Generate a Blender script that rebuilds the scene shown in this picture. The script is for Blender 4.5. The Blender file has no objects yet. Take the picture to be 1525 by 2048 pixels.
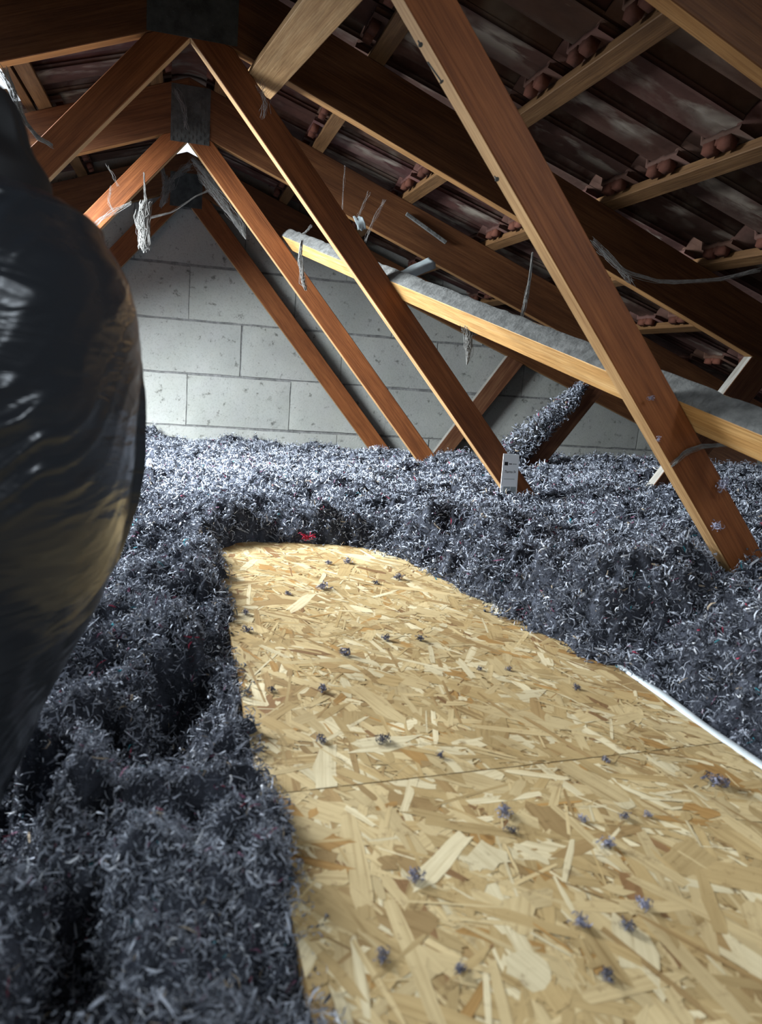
import bpy, bmesh, math
import numpy as np
from mathutils import Vector, Matrix, Euler

scene = bpy.context.scene
COL = scene.collection

# ------------------------------------------------------------------ camera, sky, lights, exposure
CZ = 0.70                                   # camera height above the attic floor
F_PX, YAW, PITCH, ROLL = 1500.0, 0.2693, 0.1859, 0.0772
fw = Vector((math.sin(YAW)*math.cos(PITCH), math.cos(YAW)*math.cos(PITCH), -math.sin(PITCH)))
r0 = Vector((math.cos(YAW), -math.sin(YAW), 0)); u0 = r0.cross(fw)
cr = r0*math.cos(ROLL) + u0*math.sin(ROLL); cu = -r0*math.sin(ROLL) + u0*math.cos(ROLL)
cam = bpy.data.cameras.new('camera'); cam_o = bpy.data.objects.new('camera', cam); COL.objects.link(cam_o)
cam_o.matrix_world = Matrix(((cr.x, cu.x, -fw.x, 0), (cr.y, cu.y, -fw.y, 0), (cr.z, cu.z, -fw.z, CZ), (0, 0, 0, 1)))
cam.sensor_fit = 'VERTICAL'; cam.sensor_height = 36.0; cam.sensor_width = 36.0
cam.lens = F_PX/2048*36.0; cam.clip_start = 0.02; cam.clip_end = 60
cam.dof.use_dof = True; cam.dof.focus_distance = 1.9; cam.dof.aperture_fstop = 8.0
scene.camera = cam_o

world = bpy.data.worlds.new('sky'); scene.world = world; world.use_nodes = True
bgn = world.node_tree.nodes['Background']; bgn.inputs[0].default_value = (0.86, 0.93, 1.0, 1); bgn.inputs[1].default_value = 1.5

def area(name, loc, direction, sx, sy, power, col):
    l = bpy.data.lights.new(name, 'AREA'); l.shape = 'RECTANGLE'; l.size = sx; l.size_y = sy; l.energy = power; l.color = col
    o = bpy.data.objects.new(name, l); COL.objects.link(o); o.location = loc
    o.rotation_euler = Vector(direction).to_track_quat('-Z', 'Y').to_euler(); return o
RC, RM = 0.891, 0.372                       # tile battens' underside: z = RC - RM*|x| above the camera
RAFT = 0.736                                # rafter underside at the ridge
SKYX0, SKYX1, SKYY0, SKYY1 = -1.80, -0.55, 1.80, 2.74      # roof window in the left slope
win = area('roof_window_daylight', (-1.08, 2.34, CZ + 0.478), (0.48, -0.06, -0.87), 0.68, 0.70, 285, (0.86, 0.94, 1.0)); win.data.spread = math.radians(148)
area('added_rear_fill', (-1.02, -0.22, CZ + 0.52), (0.30, 0.22, -0.93), 0.28, 0.34, 10.0, (0.80, 0.91, 1.0))  # added fill lamp behind the camera, brightens the foreground
area('added_sack_glint_light', (0.93, 0.30, CZ + 0.555), (-0.80, 0.08, -0.60), 0.06, 0.20, 3.6, (0.80, 0.90, 1.0))  # added lamp out of view, placed to put glints on the sack
scene.view_settings.view_transform = 'Standard'; scene.view_settings.look = 'None'
scene.view_settings.gamma = 1.0; scene.view_settings.use_curve_mapping = False
scene.view_settings.exposure = 0.0
scene.cycles.max_bounces = 7; scene.cycles.diffuse_bounces = 4; scene.cycles.glossy_bounces = 3
scene.cycles.transparent_max_bounces = 6; scene.cycles.sample_clamp_indirect = 4.0
scene.cycles.use_denoising = True

# ------------------------------------------------------------------ helpers
def ray(px, py): return fw + cr*((px - 762.5)/F_PX) + cu*((1024 - py)/F_PX)
def at_y(px, py, Y): d = ray(px, py)*1.0; d *= Y/d.y; return Vector((d.x, d.y, d.z + CZ))
def at_z(px, py, Z): d = ray(px, py)*1.0; d *= (Z - CZ)/d.z; return Vector((d.x, d.y, d.z + CZ))
rng = np.random.default_rng(11)

def tag(o, label=None, cat=None, group=None, kind=None):
    if label: o['label'] = label
    if cat: o['category'] = cat
    if group: o['group'] = group
    if kind: o['kind'] = kind
    return o
def empty(name, loc):
    o = bpy.data.objects.new(name, None); COL.objects.link(o); o.location = loc; o.empty_display_size = 0.05; return o
def link(name, me, m, parent=None):
    if m is not None and not me.materials: me.materials.append(m)
    o = bpy.data.objects.new(name, me); COL.objects.link(o)
    if parent is not None:
        o.parent = parent; o.matrix_parent_inverse = parent.matrix_basis.inverted()
    return o
def place(o, M):
    """put an object at a world matrix, also when its parent is an Empty with a plain location"""
    if o.parent: o.matrix_parent_inverse = o.parent.matrix_basis.inverted()
    o.matrix_basis = M
def np_mesh(name, V, Fq, smooth=False, nv=4):
    me = bpy.data.meshes.new(name); V = np.asarray(V, np.float32); Fq = np.asarray(Fq, np.int32)
    me.vertices.add(len(V)); me.vertices.foreach_set('co', V.ravel())
    n = Fq.shape[1]; me.loops.add(Fq.size); me.loops.foreach_set('vertex_index', Fq.ravel())
    me.polygons.add(len(Fq)); me.polygons.foreach_set('loop_start', np.arange(0, Fq.size, n, dtype=np.int32))
    me.polygons.foreach_set('loop_total', np.full(len(Fq), n, np.int32))
    if smooth: me.polygons.foreach_set('use_smooth', np.ones(len(Fq), bool))
    me.update(calc_edges=True); me.validate(); return me
def add_col(me, name, C):
    a = me.color_attributes.new(name, 'FLOAT_COLOR', 'POINT')
    C = np.asarray(C, np.float32)
    if C.shape[1] == 3: C = np.concatenate([C, np.ones((len(C), 1), np.float32)], 1)
    a.data.foreach_set('color', C.ravel())
_T = rng.random((4, 64, 64, 64)).astype(np.float32)
def n3(x, y, z=0.0, s=0):
    """smooth value noise, -1..1"""
    x, y, z = np.broadcast_arrays(np.asarray(x, float), np.asarray(y, float), np.asarray(z, float))
    xi, yi, zi = np.floor(x).astype(int), np.floor(y).astype(int), np.floor(z).astype(int)
    fx, fy, fz = x - xi, y - yi, z - zi
    fx, fy, fz = [t*t*(3 - 2*t) for t in (fx, fy, fz)]
    T = _T[s % 4]; o = (s//4)*17
    g = lambda a, b, c: T[(xi + a + o) % 64, (yi + b + 2*o) % 64, (zi + c) % 64]
    L = lambda a, b, t: a + (b - a)*t
    return 2*L(L(L(g(0,0,0), g(1,0,0), fx), L(g(0,1,0), g(1,1,0), fx), fy), L(L(g(0,0,1), g(1,0,1), fx), L(g(0,1,1), g(1,1,1), fx), fy), fz) - 1

# ---- materials
def mat(name):
    m = bpy.data.materials.new(name); m.use_nodes = True; nt = m.node_tree
    return m, nt, nt.nodes, nt.links, nt.nodes['Principled BSDF']
def ramp(nd, stops):
    r = nd.new('ShaderNodeValToRGB'); cr_ = r.color_ramp
    while len(cr_.elements) < len(stops): cr_.elements.new(0.5)
    for e, (p, c) in zip(cr_.elements, stops): e.position = p; e.color = (*c, 1)
    return r
def mix(nd, lk, fac, a, b, mode='MIX'):
    x = nd.new('ShaderNodeMix'); x.data_type = 'RGBA'; x.blend_type = mode
    for i, v in ((0, fac), (6, a), (7, b)):
        if hasattr(v, 'links') or hasattr(v, 'is_linked'): lk.new(v, x.inputs[i])
        elif i == 0: x.inputs[0].default_value = v
        else: x.inputs[i].default_value = (*v, 1)
    return x.outputs[2]
def noise(nd, lk, vec, scale, detail=4, rough=0.55, dist=0.0):
    n = nd.new('ShaderNodeTexNoise'); n.inputs['Scale'].default_value = scale; n.inputs['Detail'].default_value = detail
    n.inputs['Roughness'].default_value = rough; n.inputs['Distortion'].default_value = dist
    if vec is not None: lk.new(vec, n.inputs['Vector'])
    return n.outputs['Fac']
def mapping(nd, lk, src, scale, rnd=True):
    mp = nd.new('ShaderNodeMapping'); lk.new(src, mp.inputs['Vector']); mp.inputs['Scale'].default_value = scale
    if rnd:
        oi = nd.new('ShaderNodeObjectInfo'); mul = nd.new('ShaderNodeVectorMath'); mul.operation = 'SCALE'
        mul.inputs[0].default_value = (37, 11, 23); lk.new(oi.outputs['Random'], mul.inputs['Scale']); lk.new(mul.outputs[0], mp.inputs['Location'])
    return mp.outputs[0]
def bump(nd, lk, h, bs, strength, dist=0.004):
    b = nd.new('ShaderNodeBump'); b.inputs['Strength'].default_value = strength; b.inputs['Distance'].default_value = dist
    lk.new(h, b.inputs['Height']); lk.new(b.outputs[0], bs.inputs['Normal'])

def wood(name, dark, mid, light, rough=0.62):
    m, nt, nd, lk, bs = mat(name)
    tc = nd.new('ShaderNodeTexCoord').outputs['Object']
    g1 = noise(nd, lk, mapping(nd, lk, tc, (1.6, 30, 30)), 2.0, 6, 0.6, 0.5)
    g2 = noise(nd, lk, mapping(nd, lk, tc, (5, 160, 160)), 2.0, 3, 0.6, 0.2)
    r1 = ramp(nd, [(0.28, dark), (0.5, mid), (0.72, light)]); lk.new(g1, r1.inputs[0])
    r2 = ramp(nd, [(0.36, (0.62, 0.56, 0.5)), (0.6, (1, 1, 1))]); lk.new(g2, r2.inputs[0])
    c = mix(nd, lk, 0.75, r1.outputs[0], r2.outputs[0], 'MULTIPLY')
    st = noise(nd, lk, mapping(nd, lk, tc, (3, 7, 7)), 1.6, 4, 0.65)
    r3 = ramp(nd, [(0.35, (0.62, 0.6, 0.58)), (0.62, (1, 1, 1))]); lk.new(st, r3.inputs[0])
    c = mix(nd, lk, 0.6, c, r3.outputs[0], 'MULTIPLY')
    lk.new(c, bs.inputs['Base Color']); bs.inputs['Roughness'].default_value = rough
    bs.inputs['Specular IOR Level'].default_value = 0.25
    bump(nd, lk, g2, bs, 0.35, 0.002); return m
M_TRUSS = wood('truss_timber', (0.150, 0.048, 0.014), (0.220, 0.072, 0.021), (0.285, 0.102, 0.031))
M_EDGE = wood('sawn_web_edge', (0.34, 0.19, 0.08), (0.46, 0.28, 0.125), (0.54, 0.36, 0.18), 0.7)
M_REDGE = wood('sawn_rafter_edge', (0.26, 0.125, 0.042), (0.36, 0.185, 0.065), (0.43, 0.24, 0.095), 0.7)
M_SEDGE = wood('pale_strut_edge', (0.26, 0.25, 0.22), (0.35, 0.34, 0.31), (0.42, 0.41, 0.38), 0.9)  # strut edges paler and greyer than the broad strut faces
M_RAFT = wood('rafter_timber', (0.075, 0.028, 0.011), (0.12, 0.047, 0.017), (0.17, 0.072, 0.027))
M_PINE = wood('pale_pine', (0.44, 0.225, 0.075), (0.60, 0.345, 0.125), (0.70, 0.45, 0.20), 0.6)
M_BATT = wood('batten_wood', (0.10, 0.050, 0.019), (0.155, 0.080, 0.031), (0.205, 0.115, 0.05))
M_STRUT = wood('strut_wood', (0.09, 0.035, 0.018), (0.15, 0.062, 0.030), (0.22, 0.11, 0.055))
M_GREYW = wood('weathered_wood', (0.34, 0.33, 0.31), (0.46, 0.45, 0.43), (0.56, 0.55, 0.52), 0.8)

def simple(name, col, rough=0.9, spec=0.2, nscale=0, namp=0.3, bscale=0, bstr=0.4, metal=0.0):
    m, nt, nd, lk, bs = mat(name)
    bs.inputs['Roughness'].default_value = rough; bs.inputs['Specular IOR Level'].default_value = spec; bs.inputs['Metallic'].default_value = metal
    tc = nd.new('ShaderNodeTexCoord').outputs['Object']
    if nscale:
        r = ramp(nd, [(0.3, tuple(max(0, c*(1 - namp)) for c in col)), (0.7, tuple(min(1, c*(1 + namp)) for c in col))])
        lk.new(noise(nd, lk, mapping(nd, lk, tc, (1, 1, 1)), nscale, 5, 0.6), r.inputs[0]); lk.new(r.outputs[0], bs.inputs['Base Color'])
    else: bs.inputs['Base Color'].default_value = (*col, 1)
    if bscale: bump(nd, lk, noise(nd, lk, tc, bscale, 5, 0.6), bs, bstr)
    return m
M_DUST = simple('grey_dust', (0.115, 0.115, 0.110), 1.0, 0.0, 45, 0.35, 90, 0.8)
M_WEB = simple('dusty_cobweb', (0.20, 0.196, 0.185), 1.0, 0.0, 60, 0.3)
M_WEBTHIN = simple('thin_cobweb', (0.22, 0.21, 0.20), 1.0, 0.0, 60, 0.3)
M_PLATE = simple('dull_nail_plate', (0.06, 0.063, 0.06), 0.75, 0.3, 30, 0.4, 60, 0.3, 0.25)
M_WHITE = simple('white_card', (0.88, 0.90, 0.91), 0.6, 0.3, 12, 0.04)
M_INK = simple('black_ink', (0.02, 0.02, 0.022), 0.6)
M_GREYINK = simple('grey_ink', (0.36, 0.38, 0.39), 0.6)
M_PICINK = simple('card_picture_grey', (0.34, 0.38, 0.39), 0.6, 0.2, 60, 0.12)
M_FOIL = simple('pale_membrane', (0.62, 0.68, 0.70), 0.5, 0.4, 20, 0.1, 25, 0.5)
M_FLAP = simple('dusty_membrane', (0.27, 0.31, 0.32), 0.6, 0.3, 20, 0.2)
M_FLOOR = simple('plasterboard', (0.35, 0.34, 0.32), 0.9, 0.2, 8, 0.1)
M_MORTAR = simple('mortar', (0.17, 0.17, 0.165), 1.0, 0.1, 40, 0.4, 70, 0.9)

def attr_mat(name, rough, spec, noise_sc=0, namp=0.3, bsc=0, bst=0.4, transl=0.0):
    m, nt, nd, lk, bs = mat(name)
    a = nd.new('ShaderNodeAttribute'); a.attribute_name = 'col'; c = a.outputs['Color']
    tc = nd.new('ShaderNodeTexCoord').outputs['Object']
    if noise_sc:
        r = ramp(nd, [(0.3, (1 - namp,)*3), (0.7, (1.0,)*3)]); lk.new(noise(nd, lk, tc, noise_sc, 5, 0.6), r.inputs[0])
        c = mix(nd, lk, 1.0, c, r.outputs[0], 'MULTIPLY')
    lk.new(c, bs.inputs['Base Color']); bs.inputs['Roughness'].default_value = rough; bs.inputs['Specular IOR Level'].default_value = spec
    if bsc: bump(nd, lk, noise(nd, lk, tc, bsc, 4, 0.6), bs, bst)
    return m, nd, lk, bs, c
M_LINT = attr_mat('shredded_textile', 0.95, 0.12, 160, 0.35, 240, 1.0)[0]
# clay tile underside: dark fired clay with pale lime streaks running down the slope
M_TILE, nd, lk, bs, c = attr_mat('clay_tile', 0.85, 0.15, 9, 0.5, 60, 0.35)
tc = nd.new('ShaderNodeTexCoord').outputs['Object']
s1 = noise(nd, lk, mapping(nd, lk, tc, (3.2, 7.5, 3.2), False), 1.0, 5, 0.6, 0.3)
rr = ramp(nd, [(0.50, (0, 0, 0)), (0.58, (1, 1, 1))]); lk.new(s1, rr.inputs[0])
s2 = noise(nd, lk, tc, 5.0, 3, 0.6); r2 = ramp(nd, [(0.40, (0, 0, 0)), (0.55, (1, 1, 1))]); lk.new(s2, r2.inputs[0])
ff = mix(nd, lk, 1.0, rr.outputs[0], r2.outputs[0], 'MULTIPLY')
al = nd.new('ShaderNodeAttribute'); al.attribute_name = 'col'
mm = nd.new('ShaderNodeMath'); mm.operation = 'MULTIPLY'; lk.new(ff, mm.inputs[0]); lk.new(al.outputs['Alpha'], mm.inputs[1])
lk.new(mix(nd, lk, mm.outputs[0], c, (0.30, 0.26, 0.21)), bs.inputs['Base Color'])

# concrete block face
M_BLOCK, nt, nd, lk, bs = mat('concrete_block')
tc = nd.new('ShaderNodeTexCoord').outputs['Object']
b1 = noise(nd, lk, tc, 3.0, 5, 0.6); b2 = noise(nd, lk, tc, 120, 3, 0.7); b3 = noise(nd, lk, tc, 26, 6, 0.72)
r1 = ramp(nd, [(0.3, (0.29, 0.297, 0.275)), (0.7, (0.38, 0.383, 0.358))]); lk.new(b1, r1.inputs[0])
r2 = ramp(nd, [(0.30, (0.62, 0.62, 0.6)), (0.48, (1, 1, 1))]); lk.new(b2, r2.inputs[0])
r3 = ramp(nd, [(0.33, (0.28, 0.27, 0.26)), (0.41, (1, 1, 1))]); lk.new(b3, r3.inputs[0])
c = mix(nd, lk, 0.5, r1.outputs[0], r2.outputs[0], 'MULTIPLY'); c = mix(nd, lk, 0.8, c, r3.outputs[0], 'MULTIPLY')
a = nd.new('ShaderNodeAttribute'); a.attribute_name = 'col'; c = mix(nd, lk, 1.0, c, a.outputs['Color'], 'MULTIPLY')
lk.new(c, bs.inputs['Base Color']); bs.inputs['Roughness'].default_value = 0.95; bs.inputs['Specular IOR Level'].default_value = 0.1
bump(nd, lk, b2, bs, 0.5, 0.003)

# oriented strand board: colour per strand + grain along the strand (UV)
M_OSB, nt, nd, lk, bs = mat('strand_board')
a = nd.new('ShaderNodeAttribute'); a.attribute_name = 'col'
uv = nd.new('ShaderNodeUVMap').outputs[0]
g = noise(nd, lk, mapping(nd, lk, uv, (9, 260, 1), False), 1.0, 5, 0.65, 0.3)
r1 = ramp(nd, [(0.27, (0.50, 0.42, 0.31)), (0.45, (0.9, 0.88, 0.84)), (0.75, (1.1, 1.1, 1.1))]); lk.new(g, r1.inputs[0])
c = mix(nd, lk, 0.85, a.outputs['Color'], r1.outputs[0], 'MULTIPLY')
tco = nd.new('ShaderNodeTexCoord').outputs['Object']
w = noise(nd, lk, tco, 55, 6, 0.75); r2 = ramp(nd, [(0.34, (0.34, 0.26, 0.19)), (0.43, (1, 1, 1))]); lk.new(w, r2.inputs[0])
c = mix(nd, lk, 0.55, c, r2.outputs[0], 'MULTIPLY')
w2 = noise(nd, lk, tco, 7, 4, 0.6); r4 = ramp(nd, [(0.32, (0.80, 0.76, 0.70)), (0.62, (1.08, 1.08, 1.08))]); lk.new(w2, r4.inputs[0])
c = mix(nd, lk, 0.8, c, r4.outputs[0], 'MULTIPLY')
lk.new(c, bs.inputs['Base Color']); bs.inputs['Roughness'].default_value = 0.5; bs.inputs['Specular IOR Level'].default_value = 0.35
bump(nd, lk, g, bs, 0.25, 0.001)

# black plastic sack
M_BAG, nt, nd, lk, bs = mat('black_plastic')
bs.inputs['Base Color'].default_value = (0.022, 0.025, 0.030, 1); bs.inputs['Roughness'].default_value = 0.20
bs.inputs['Specular IOR Level'].default_value = 0.17
tc = nd.new('ShaderNodeTexCoord').outputs['Object']
bump(nd, lk, noise(nd, lk, mapping(nd, lk, tc, (9, 9, 50), False), 1.0, 4, 0.5, 0.8), bs, 0.35, 0.008)

M_NECK = simple('matte_black_plastic', (0.009, 0.009, 0.010), 0.6, 0.3)
# ---- solid builders
def local_frame(V, p0, p1):
    """verts -> local coords with X along p0->p1; returns (local verts, matrix)"""
    x = (Vector(p1) - Vector(p0)).normalized(); up = Vector((0, 1, 0)) if abs(x.y) < 0.9 else Vector((0, 0, 1))
    z = x.cross(up).normalized(); y = z.cross(x)
    M = Matrix(((x.x, y.x, z.x, p0[0]), (x.y, y.y, z.y, p0[1]), (x.z, y.z, z.z, p0[2]), (0, 0, 0, 1)))
    Mi = M.inverted(); return [Mi @ Vector(v) for v in V], M
def solid(name, V, faces, m, parent=None, axis=None, bevel=0.0015):
    if axis is None: axis = (V[0], V[1])
    L, M = local_frame(V, *axis)
    me = bpy.data.meshes.new(name); me.from_pydata([tuple(v) for v in L], [], faces)
    bm = bmesh.new(); bm.from_mesh(me); bmesh.ops.recalc_face_normals(bm, faces=bm.faces)
    if bevel: bmesh.ops.bevel(bm, geom=list(bm.edges), offset=bevel, segments=1, affect='EDGES')
    bm.to_mesh(me); bm.free()
    o = link(name, me, m, parent); place(o, M); return o
def prism_y(name, poly, y0, y1, m, parent=None, bevel=0.0015, edge=None):
    """polygon in (x, z rel. camera) extruded along y; first edge = grain direction"""
    n = len(poly); V = [(x, y0, z + CZ) for x, z in poly] + [(x, y1, z + CZ) for x, z in poly]
    Fc = [tuple(range(n)), tuple(range(2*n - 1, n - 1, -1))] + [(i, i + n, (i + 1) % n + n, (i + 1) % n) for i in range(n)]
    o = solid(name, V, Fc, m, parent, (V[0], V[1]), bevel)
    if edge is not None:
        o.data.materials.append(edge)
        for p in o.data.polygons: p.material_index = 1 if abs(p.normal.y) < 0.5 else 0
    return o
def bar(name, p0, p1, wd, w, td, t, m, parent=None, bevel=0.0015):
    """box from p0 to p1 (world): spans w along wd and t along td"""
    p0, p1, wd, td = map(Vector, (p0, p1, wd, td)); a = (p1 - p0).normalized()
    wd = (wd - a*wd.dot(a)).normalized()*w; td = (td - a*td.dot(a)).normalized()*t
    V = [p0, p1, p1 + wd, p0 + wd, p0 + td, p1 + td, p1 + wd + td, p0 + wd + td]
    Fc = [(0, 1, 2, 3), (4, 7, 6, 5), (0, 4, 5, 1), (1, 5, 6, 2), (2, 6, 7, 3), (3, 7, 4, 0)]
    return solid(name, V, Fc, m, parent, (p0, p1), bevel)

# ------------------------------------------------------------------ structure: floor, walls, roof covering
def box_mesh(name, x0, x1, y0, y1, z0, z1, m, kind='structure', parent=None):
    V = [(x, y, z) for z in (z0, z1) for y in (y0, y1) for x in (x0, x1)]
    me = bpy.data.meshes.new(name); me.from_pydata(V, [], [(0, 2, 3, 1), (4, 5, 7, 6), (0, 1, 5, 4), (2, 6, 7, 3), (0, 4, 6, 2), (1, 3, 7, 5)])
    o = link(name, me, m, parent)
    if kind: o['kind'] = kind
    return o
box_mesh('floor', -4.3, 4.3, -2.3, 3.95, -0.03, 0.0, M_FLOOR)

YW = 3.775
def gable(name, yface, ydir, hole, rows=8):
    """block wall: one mesh of separate blocks with open joints over a recessed mortar bed, clipped under the tiles"""
    bm = bmesh.new(); cl = bm.verts.layers.float_color.new('col'); r = np.random.default_rng(5)
    bw, bh, gx, gz = 0.5, 0.25, 0.0020, 0.0058
    for k in range(-2, rows):
        for i in range(-10, 10):
            x0 = 0.027 + bw*i + (0.25 if k % 2 else 0.0); z0 = CZ - 0.334 + bh*k
            j = r.normal(0, 0.0012, 4); dy = r.uniform(0, 0.003)
            X0, X1, Z0, Z1 = x0 + gx + j[0], x0 + bw - gx + j[1], z0 + gz + j[2], z0 + bh - gz + j[3]
            if Z0 < 0.0: Z0 = 0.0
            if Z1 - Z0 < 0.02 or Z0 > CZ + 0.9 - RM*min(abs(X0), abs(X1)) + 0.2: continue
            nx, nz = 8, 4; t = 1 + r.uniform(-0.07, 0.05)
            fr = [[None]*(nz + 1) for _ in range(nx + 1)]
            for a in range(nx + 1):
                for b in range(nz + 1):
                    edge = a in (0, nx) or b in (0, nz)
                    x = X0 + (X1 - X0)*a/nx; z = Z0 + (Z1 - Z0)*b/nz
                    if edge: x += r.normal(0, 0.0007); z += r.normal(0, 0.0010)
                    v = bm.verts.new((x, yface + ydir*(dy + (0.0022 if edge else 0)), z)); v[cl] = (t, t*r.uniform(.99, 1.01), t*r.uniform(.98, 1.01), 1); fr[a][b] = v
            for a in range(nx):
                for b in range(nz): bm.faces.new((fr[a][b], fr[a+1][b], fr[a+1][b+1], fr[a][b+1]))
            ring = [fr[a][0] for a in range(nx + 1)] + [fr[nx][b] for b in range(1, nz + 1)] + [fr[a][nz] for a in range(nx - 1, -1, -1)] + [fr[0][b] for b in range(nz - 1, 0, -1)]
            bk = []
            for v in ring:
                w_ = bm.verts.new((v.co.x, yface + ydir*0.05, v.co.z)); w_[cl] = (t*.7,)*3 + (1,); bk.append(w_)
            for q in range(len(ring)): bm.faces.new((ring[q], bk[q], bk[(q+1) % len(ring)], ring[(q+1) % len(ring)]))
    top = CZ + (0.80 if hole else 0.905)
    def clip(b):
        for s in (1, -1):
            bmesh.ops.bisect_plane(b, geom=list(b.verts) + list(b.edges) + list(b.faces), plane_co=(0, yface, CZ + 0.962), plane_no=(s*RM, 0, 1), clear_outer=True)
        if hole: bmesh.ops.bisect_plane(b, geom=list(b.verts) + list(b.edges) + list(b.faces), plane_co=(0, yface, CZ + 0.872), plane_no=(0, 0, 1), clear_outer=True)
    clip(bm); bmesh.ops.recalc_face_normals(bm, faces=bm.faces)
    me = bpy.data.meshes.new(name); bm.to_mesh(me); bm.free()
    o = link(name, me, M_BLOCK); o['kind'] = 'structure'
    b2 = bmesh.new(); bmesh.ops.create_cube(b2, size=1.0)
    bmesh.ops.scale(b2, vec=(8, 0.12, 1.8), verts=b2.verts); bmesh.ops.translate(b2, vec=(0, yface + ydir*(0.0075 + 0.06), 0.9), verts=b2.verts)
    for s in (1, -1):
        g_ = list(b2.verts) + list(b2.edges) + list(b2.faces)
        q = bmesh.ops.bisect_plane(b2, geom=g_, plane_co=(0, yface, CZ + 0.962), plane_no=(s*RM, 0, 1), clear_outer=True)
        bmesh.ops.holes_fill(b2, edges=[e for e in q['geom_cut'] if isinstance(e, bmesh.types.BMEdge)])
    if hole:
        q = bmesh.ops.bisect_plane(b2, geom=list(b2.verts) + list(b2.edges) + list(b2.faces), plane_co=(0, yface, CZ + 0.872), plane_no=(0, 0, 1), clear_outer=True)
        bmesh.ops.holes_fill(b2, edges=[e for e in q['geom_cut'] if isinstance(e, bmesh.types.BMEdge)])
    me2 = bpy.data.meshes.new('mortar_bed'); b2.to_mesh(me2); b2.free(); link('mortar_bed', me2, M_MORTAR, o)
    return o
gable('wall_far', YW, 1, True)
# wall behind the camera, closed, without any opening
bmn = bmesh.new()
def quadbox(bm, x0, x1, y0, y1, z0, z1):
    v = [bm.verts.new(p) for p in [(x, y, z) for z in (z0, z1) for y in (y0, y1) for x in (x0, x1)]]
    for f in [(0, 2, 3, 1), (4, 5, 7, 6), (0, 1, 5, 4), (2, 6, 7, 3), (0, 4, 6, 2), (1, 3, 7, 5)]: bm.faces.new([v[i] for i in f])
quadbox(bmn, -4, 4, -2.3, -2.2, 0, 1.7)
for s in (1, -1): bmesh.ops.bisect_plane(bmn, geom=list(bmn.verts) + list(bmn.edges) + list(bmn.faces), plane_co=(0, -2.2, CZ + 0.962), plane_no=(s*RM, 0, 1), clear_outer=True)
me = bpy.data.meshes.new('wall_near'); bmn.to_mesh(me); bmn.free(); link('wall_near', me, M_MORTAR)['kind'] = 'structure'

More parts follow.
